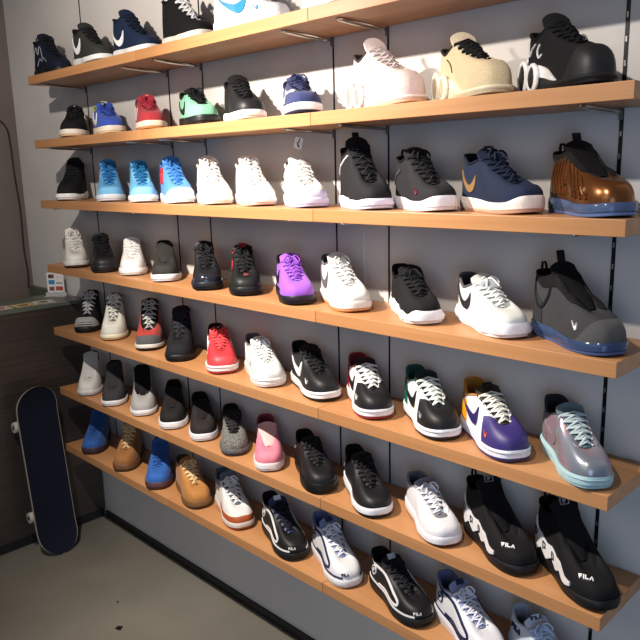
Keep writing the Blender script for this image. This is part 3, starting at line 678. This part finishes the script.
# third row
sh('3a','black knit mid sneaker with a chunky white sole, left end of the third row','mid','#18181a','knit','#e6e4e0','#d6d3ce','#18181a','#18181a','#101012',[('wave',.0012),('nobow',),('pull','#18181a')])
sh('3b','light blue high-top with red side patch, leftmost of three blue shoes in third row','high','#5aa8dc','mesh','#e4e8ee','#dfe3e8','#1f6fae','#4a98d4','#1d5fae',[('panel','#c0392f',.14,.42,.35,.80,-1),('toecap','#7cc0ea')])
sh('3c','sky blue high-top without patch, middle of the three blue shoes in the third row','high','#62b4e6','mesh','#e8ebf0','#dfe3e8','#1d78b0','#55a6dc','#3a86c6',[('toecap','#8acdf0'),('eyestay','#7cc4ee')])
sh('3d','blue high-top with red-and-white side strap, rightmost of three blue shoes in third row','high','#4c8fd8','mesh','#dfe4ee','#d6dbe6','#3a7ecb','#4a8cd6','#3474be',[('panel','#c62f3c',.12,.44,.30,.84,-1),('stripe','#e8e8e8',[(.16,.60),(.28,.60),(.40,.56)],.012,-1),('toecap','#dfe6f2','rubber',.40)])
sh('3e','off-white textured high-top, leftmost of the three white shoes in the third row','high','#d6d4ce','knit','#dcdad6','#d0cec8','#e0deda','#d6d4ce','#bcbab4',[('toecap','#dcdad6')])
sh('3f','plain white leather high-top, middle of the three white shoes in the third row','high','#dddbd8','leather','#e0dedb','#c9b3a8','#e6e4e2','#dddbd8','#c4c2be',[('toecap','#e4e2e0'),('eyestay','#e4e2e0')])
sh('3g','white high-top with a violet-tinted sole and an oval hang tag above it, third row','high','#dcdad4','leather','#c9c8e4','#b4b2d8','#e4e2dc','#dedcd6','#c8c6c0',[('stripe','#e6e4de',[(.14,.55),(.30,.74),(.44,.92)],.016),('stripe','#e6e4de',[(.34,.45),(.50,.68),(.60,.90)],.013),('nobow',),('hang',),('mudguard','#cfcde6','rubber')])
sh('3h','tall black high-top with thin white curved line and lilac-white sole, third row','high','#1c1c20','mesh','#d8d6ea','#bfc4de','#1a1a1e','#1c1c20','#111114',[('stripe','#e4e4ea',[(.06,.36),(.14,.58),(.26,.74),(.44,.80)],.0035),('wave',.0012),('pull','#18181a'),('ttab','#151517',.030)])
sh('3i','charcoal black high-top with a tall white sole, third row','high','#232326','nubuck','#e4e0e6','#d8d2da','#1b1b1e','#2a2a2e','#151518',[('stripe','#3c3c42',[(.06,.25),(.14,.50),(.28,.70)],.008),('geo',{'bump':.010}),('pull','#1a1a1c'),('minicheck','#7a2430')])
sh('3j','navy high-top with a gold-edged tick and pale gum sole, third row','mid','#1d263c','mesh','#e4d8d0','#c49a82','#1b2338','#1d263c','#131a2a',[('swoosh','#8a6a40',.05,.36,.14,.58),('badge','#1d263c','#d8cfae'),('toecap','#232b44','suede',.6),('geo',{'bump':.012})])
sh('3k','shiny copper-brown ribbed shell shoe with blue clear sole, right end of third row','foam','#8c5a34','metallic','#6f86b4','#5f78ac','','#121214','#101012',[('ribs',),('clearsole',),('inner','#111113',.82),('ttab','#1a1a1c',.034),('pull','#141416'),('heel','#1c1714','rubber',.35),('minicheck','#c9a070')])
# fourth row
sh('4a','white padded high-top with a brown-red rubber sole, left end of the fourth row','high','#e0ddd4','leather','#dcd8ce','#4a231c','#e4e1d8','#e0ddd4','#c9c5bc',[('stripe','#e8e5dc',[(.10,.45),(.28,.60),(.44,.86)],.010),('stripe','#e8e5dc',[(.20,.28),(.42,.48),(.58,.80)],.010)])
sh('4b','black high-top with dark brown sole, beside the white padded shoe in fourth row','high','#1c1c20','leather','#1a1a1d','#2a2120','#1c1c20','#1c1c20','#101012',[('toecap','#202024'),('stripe','#47474c',[(.5,.5),(.7,.45),(.9,.4)],.002)])
sh('4c','clean white mid sneaker between two dark shoes in the fourth row','mid','#e8e6e4','leather','#e8e6e6','#c8c6c4','#f0eeec','#e8e6e4','#d0cecc',[('stripe','#efedeb',[(.24,.45),(.40,.66),(.50,.90)],.012),('nobow',)])
sh('4d','dark grey fabric shoe with a wide white sole, fourth row','mid','#2c2b2a','mesh','#dedfe4','#c6c8d0','','#2c2b2a','#1a1918',[('toecap','#302f2e','mesh',.5),('geo',{'Ht':.122})])
sh('4e','all-black high-top with glossy dark toe, left of the black-red one in fourth row','high','#1a1a1e','leather','#1c1e28','#17181e','#17171a','#1a1a1e','#101014',[('toecap','#23242e','patent',.35),('eyestay','#202024')])
sh('4f','black high-top with a red collar and red side mark, fourth row','high','#191a1b','leather','#15181a','#111314','#18191a','#1b1c1e','#8e1c2a',[('swoosh','#c0304a',.06,.36,.20,.62),('toecap','#1b1f1e','leather',.45),('collar','#b0242f'),('badge','#b82835','#2a1012')])
sh('4g','bright purple mid sneaker with a black tick and black sole, fourth row','mid','#9150c4','mesh','#1b1824','#181620','#8a4abc','#9858cc','#191520',[('swoosh','#1a1428',.04,.40,.12,.66),('collar','#191520')])
sh('4h','white mid sneaker with a grey tick and gum toe sole, fourth row','mid','#d8d8d6','mesh','#dcdad6','#c98c58','#e2e2e0','#cfcfce','#5a5a5c',[('swoosh','#5e5c60',.05,.42,.14,.70),('toecap','#dededc','mesh',.5),('geo',{'bump':.004}),('collar','#5a5a5c')])
sh('4i','low black knit runner on a scalloped white sole, fourth row','runner','#17181a','knit','#e8e8ee','#dcdce4','#1a1b1e','#17181a','#101113',[('wave',.0042),('geo',{'bump':.007,'zh':.040,'zt':.028})])
sh('4j','low pale grey runner with a black tick on a scalloped white sole, fourth row','runner','#c9cdcb','mesh','#e8e8ee','#dedee6','#dfe3e2','#c9cdcb','#3c3a40',[('swoosh','#25242a',.03,.40,.10,.72),('wave',.0042),('geo',{'bump':.007,'zh':.040,'zt':.028}),('collar','#4a484e')])
sh('4k','dark grey denim shell shoe with black ankle, right end of the fourth row','foam','#3a3a3e','suede','#4f6694','#3f5688','','#0e0e10','#0c0c0e',[('clearsole',),('stripe','#0e0e10',[(.05,.85),(.10,.5),(.20,.28),(.34,.55),(.38,.9)],.007),('inner','#0f0f11',.80),('toecap','#454548','suede',.55),('ttab','#121214',.042),('pull','#0e0e10'),('heel','#2e3032','suede',.6),('minicheck','#e8e8e8'),('rowdots','#e8e8e8')])
# fifth row
sh('5a','black and silver-grey knit sneaker, left end of the fifth row','sock','#1b1b1d','knit','#141416','#121214','#c2c2c2','#121214','#0f0f11',[('toecap','#9a9a9a','knit',.7),('mudguard','#151517','rubber')])
sh('5b','white knit sneaker with grey sock collar and cream gum sole, fifth row','sock','#d9d8cc','knit','#d8d2b8','#b79c6c','#e6e6dc','#6b6b69','#4c4c4c',[('ankle','#6d6d6b','knit'),('toecap','#c9c9bd','knit',.45),('collar','#6d6d6b')])
sh('5c','red and black knit sneaker with grey laces and a grey toe, fifth row','sock','#c8382c','knit','#c9c6c0','#141416','#b4b4b2','#131315','#0f0f11',[('col2','#5a1c1a'),('ankle','#131315','knit'),('toecap','#48484c','knit',.5),('mudguard','#1a1a1c','rubber'),('collar','#131315'),('eyestay','#161618')])
sh('5d','all-black knit sneaker beside the red and black one in the fifth row','sock','#17181c','knit','#15161b','#101116','#2a2c32','#131418','#0f1012',[('toecap','#1b1c22','knit',.5),('collar','#131418')])
sh('5e','red low court sneaker with a white tick, white midsole and red outsole, fifth row','court','#d23a42','leather','#e6dedd','#b8343c','#d8454c','#cf363e','#1a1416',[('swoosh','#efe9e8'),('toecap','#d8424a'),('badge','#1c1618','#c8c8c8'),AF])
sh('5f','white and pale grey low court sneaker on a white sole, fifth row','court','#cfd3d2','leather','#e8e8e8','#dadada','#e6e8e8','#cfd3d2','#5a5a5c',[('swoosh','#dfe3e3'),('toecap','#dde0df'),('collar','#66666a'),('heel','#d8dcdb'),AF])
sh('5g','black low court sneaker with a white tick, white midsole and black outsole, fifth row','court','#1a1b1e','leather','#e8e8ea','#141518','#17171a','#1a1b1e','#0f1012',[('swoosh','#eaeaea'),('toecap','#1e1f23'),('minicheck','#d8d8d8'),AF])
sh('5h','court sneaker with black toe, white sides and red heel, fifth row','court','#e6e6e4','leather','#e8e6ec','#8e2436','#e8e8e8','#2a161b','#7a1424',[('vamp','#1a1a1e','leather'),('swoosh','#17171b'),('heel','#b4152c','patent',1),('collar','#8e1626'),('minicheck','#e8e8e8'),('nobow',),AF])
sh('5i','court sneaker with black toe, white sides and green heel, fifth row','court','#e2e4e2','leather','#e8e8f0','#1a1b20','#dfe8e2','#1a2c2c','#0d5244',[('vamp','#18191c','leather'),('swoosh','#16171a'),('heel','#0f6e58','patent',1),('collar','#0d4a3e'),('minicheck','#b0b0b0'),('nobow',),AF])
sh('5j','low court sneaker with purple toe, white sides and yellow heel, fifth row','court','#dedee6','leather','#dfe0f0','#3a2f6e','#e6e4dc','#3a3428','#a87018',[('vamp','#352a6e','leather'),('swoosh','#2c2360'),('heel','#eaa21a','patent',1),('collar','#b87a18'),('minicheck','#d8604a'),('badge','#18181a','#5a5040'),('nobow',),AF])
sh('5k','iridescent silver low sneaker with pale aqua sole, right end of fifth row','court','#8a8c94','irid','#a4c6cc','#9cc0ca','#b4c4ca','#5a7078','#2b2e34',[('swoosh','#7fb8a8',.10,.50,.14,.70,'irid'),('toecap','#9298a2','irid',.42),('eyestay','#c07c78','irid'),('heel','#72757c','irid'),('collar','#2b2e34'),('groove','#b8d4da'),('nobow',)])
# sixth row
sh('6a','white knit sneaker with grey collar, left end of the sixth row','sock','#d4d2cc','knit','#cfcdca','#bcbab8','','#c9c7c2','#4a4a4a',[('ankle','#6a6a6a','knit'),('collar','#5c5c5c'),('stripe','#8a2430',[(.03,.2),(.05,.5),(.06,.8)],.006)])
sh('6b','dark grey slip-on sneaker, second from the left in the sixth row','sock','#3d3d40','knit','#dcdcdc','#cfcfcf','','#303033','#0f0f11',[('ankle','#17171a','mesh'),('col2','#2a2a2d')])
sh('6c','black sneaker with light grey speckled toe, third from left in the sixth row','sock','#8e8e8e','knit','#e2e2e4','#d0d0d0','','#121214','#0f0f11',[('col2','#5c5c5e'),('vamp','#9a9a9a','knit'),('ankle','#121214','mesh'),('stripe','#e0e0e0',[(.20,.1),(.24,.6),(.28,.9)],.008),('collar','#121214'),('eyestay','#131315','mesh')])
sh('6d','plain black canvas shoe, left of two plain white-soled low shoes in sixth row','court','#1f1c1d','mesh','#e6e6ea','#d8d8dc','','#1a1819','#0f0e0f',[('geo',{'Ht':.110})])
sh('6e','plain charcoal canvas shoe with white sole, beside speckled grey runner in sixth row','court','#2a2627','mesh','#e6e6ea','#d8d8dc','','#1c1a1b','#0f0e0f',[('geo',{'Ht':.110})])
sh('6f','black and white speckled knit runner with a grey sole, sixth row','runner','#8a8c86','knit','#5c5c60','#3a3a3e','#2a2a2c','#18181a','#0f0f11',[('col2','#1c1c1e'),('ankle','#17171a','mesh'),('collar','#141416'),('geo',{'spring':.004})])
sh('6g','pink slip-on with a dark pink collar and white sole, sixth row','court','#e07a92','mesh','#ece4e6','#e0d8da','','#e8b8b4','#6e1c34',[('ankle','#8a2444','mesh'),('toecap','#e08296','mesh',.6),('collar','#8a2444'),('geo',{'Ht':.112})])
sh('6h','all-black leather lace-up with thick sole, right of pink slip-on in sixth row','court','#17171a','leather','#121214','#0e0e10','#1c1c1f','#17171a','#0d0d0f',[('toecap','#1d1d20','leather',.4),('text','F','#d8d8d8',2*PI-.75,.45,.016),('lr',.0034),('geo',{'zh':.040,'zt':.034}),('wave',.0008)])
sh('6i','black leather runner with curved white midsole, in the sixth row','runner','#19191c','leather','#e8e8ee','#131316','#1c1c1f','#19191c','#0d0d0f',[('toecap','#1d1d20'),('text','F','#d0d0d0',2*PI-.62,.35,.016),('wing','#e6e6ec',.16,.6),('geo',{'zh':.036,'zt':.030})])
sh('6j','white leather shoe with a dark gum sole and grey collar, sixth row','mid','#dcdce2','leather','#e6e6ea','#7a3a26','#e4e4ea','#8a8e9a','#6a6e7a',[('toecap','#e2e2e8'),('eyestay','#e0e0e6'),('collar','#7a7e8a'),('thinout',)])
flm=lambda A,t: [('zigzag','#dedee0','#141416'),('boxbadge','#9a9a9c'),('text','FILA','#ececec',A,t,.0115),('geo',{'tb':.066,'tw':.040,'xf':.64}),('pull','#131315'),('nobow',)]
sh('6k','tall black high-top with jagged white side plate, second from right in sixth row','high','#131316','nubuck','#17171a','#111113','','#101013','#0c0c0e',flm(PI+.52,.50))
sh('6l','tall black high-top with jagged white side plate, at right end of sixth row','high','#131316','nubuck','#17171a','#111113','','#101013','#0c0c0e',flm(PI+.52,.50))
# bottom row
bt=[('heel',None),]
sh('7a','bright blue nubuck boot on a brown sole, left end of the bottom row','boot','#1f5096','nubuck','#3c2f38','#3a2a26','#1c4888','#1f5096','#14305c',[('toecap','#2256a0','nubuck',.4),('nobow',)])
sh('7b','tan nubuck lace-up boot standing between the two blue boots in the bottom row','boot','#94602f','nubuck','#6e4c30','#4a3424','#d8b98a','#94602f','#4c3220',[('collar','#5a3c24'),('eyestay','#9c6834','nubuck')])
sh('7c','bright blue nubuck boot standing between the two tan boots in the bottom row','boot','#2059a8','nubuck','#5a3c40','#4a2a26','#1c4c94','#2059a8','#14305c',[('toecap','#2460b0','nubuck',.4),('nobow',)])
sh('7d','tan nubuck lace-up boot right of the second blue boot, bottom row','boot','#b27838','nubuck','#7c5a36','#463224','#e8c898','#a87034','#4c3220',[('collar','#4c3420'),('eyestay','#bb8040','nubuck')])
sh('7e','white mid sneaker with a grey ankle and orange gum sole, bottom row','mid','#dcdcda','mesh','#d9cfc6','#b0562e','#e4e4e4','#5e6a7c','#4c5868',[('ankle','#66707f','mesh'),('collar','#56606f'),('stripe','#2a2e38',[(.30,.55),(.36,.5)],.004),('mudguard','#b35a32','rubber')])
def gh(base,line,mid_,tg,txt,par): return [('oval',line,par,.20,.52),('stripe',line,[(.13,.95),(.26,.84),(.42,.72),(.58,.62),(.70,.50),(.765,.36),(.735,.22),(.60,.15),(.44,.15),(.30,.13)],.0075),('stripe',line,[(.03,.06),(.30,.06),(.60,.07),(.85,.10),(.97,.10)],.005),('text','FILA',txt,PI+.22,.22,.0085),('badge',tg,line,'F')]
sh('7f','black leather sneaker with white piping and navy tongue, left of two in bottom row','mid','#18181b','leather','#1a1a1d','#121214','#1d1e26','#2e3c64','#15161c',gh('#18181b','#e2e2e2',BK,'#dfe2ea','#e8e8e8','#1b1b1e')+[('camo',)])
sh('7g','white leather sneaker with navy piping, standing between two black piped shoes, bottom row','mid','#dfe0e4','leather','#e6e6ea','#d6d6da','#e0e2ea','#7c8cb4','#5c6c9c',gh('#dfe0e4','#232a4c',WH,'#232a4c','#1a1f38','#d8dae0')+[('camo',)])
sh('7h','black leather sneaker with white piping and pale tongue badge, right of two, bottom row','mid','#17171a','leather','#1a1a1d','#101012','#1b1c22','#181a22','#121318',gh('#17171a','#dedee2',BK,'#c4c6d0','#dcdcdc','#1b1b1e'))
sh('7i','white leather sneaker with navy piping, cut off by the bottom edge','mid','#dcdee6','leather','#dfe0e8','#d0d2d8','#dfe2ee','#8c98c0','#5a6690',gh('#dcdee6','#1c2244',WH,'#232a4c','#1a1f38','#d8dae0')+[('camo',)])
sh('7j','bluish white shoe lettered in navy, right end of the bottom row, mostly cut off','mid','#c8d2e0','leather','#c8d2e0','#b4bfd0','#b9cbe6','#c4cede','#9aa6ba',[('text','FILA','#1c2440',2*PI-.95,.62,.014),('badge','#c8d2e0','#1c2440','FILA'),('eyestay','#c0cadc')])
GRP={'1':'shoes on the top shelf row','2':'shoes on the second shelf row','3':'shoes on the third shelf row','4':'shoes on the fourth shelf row','5':'shoes on the fifth shelf row','6':'shoes on the sixth shelf row','7':'shoes on the bottom shelf row'}
for i,(label,spec) in S.items():
    x,y,ph,L,k,wf=PL[i]; z=ZS[int(i[0])-1]
    make_shoe('boot' if spec[0]=='boot' else ('high_top_sneaker' if spec[0] in('high','zoom','foam') else 'low_sneaker' if spec[0] in('court','runner') else 'sneaker'),spec,(x,y,ph,L,k,wf,z),label,GRP[i[0]])
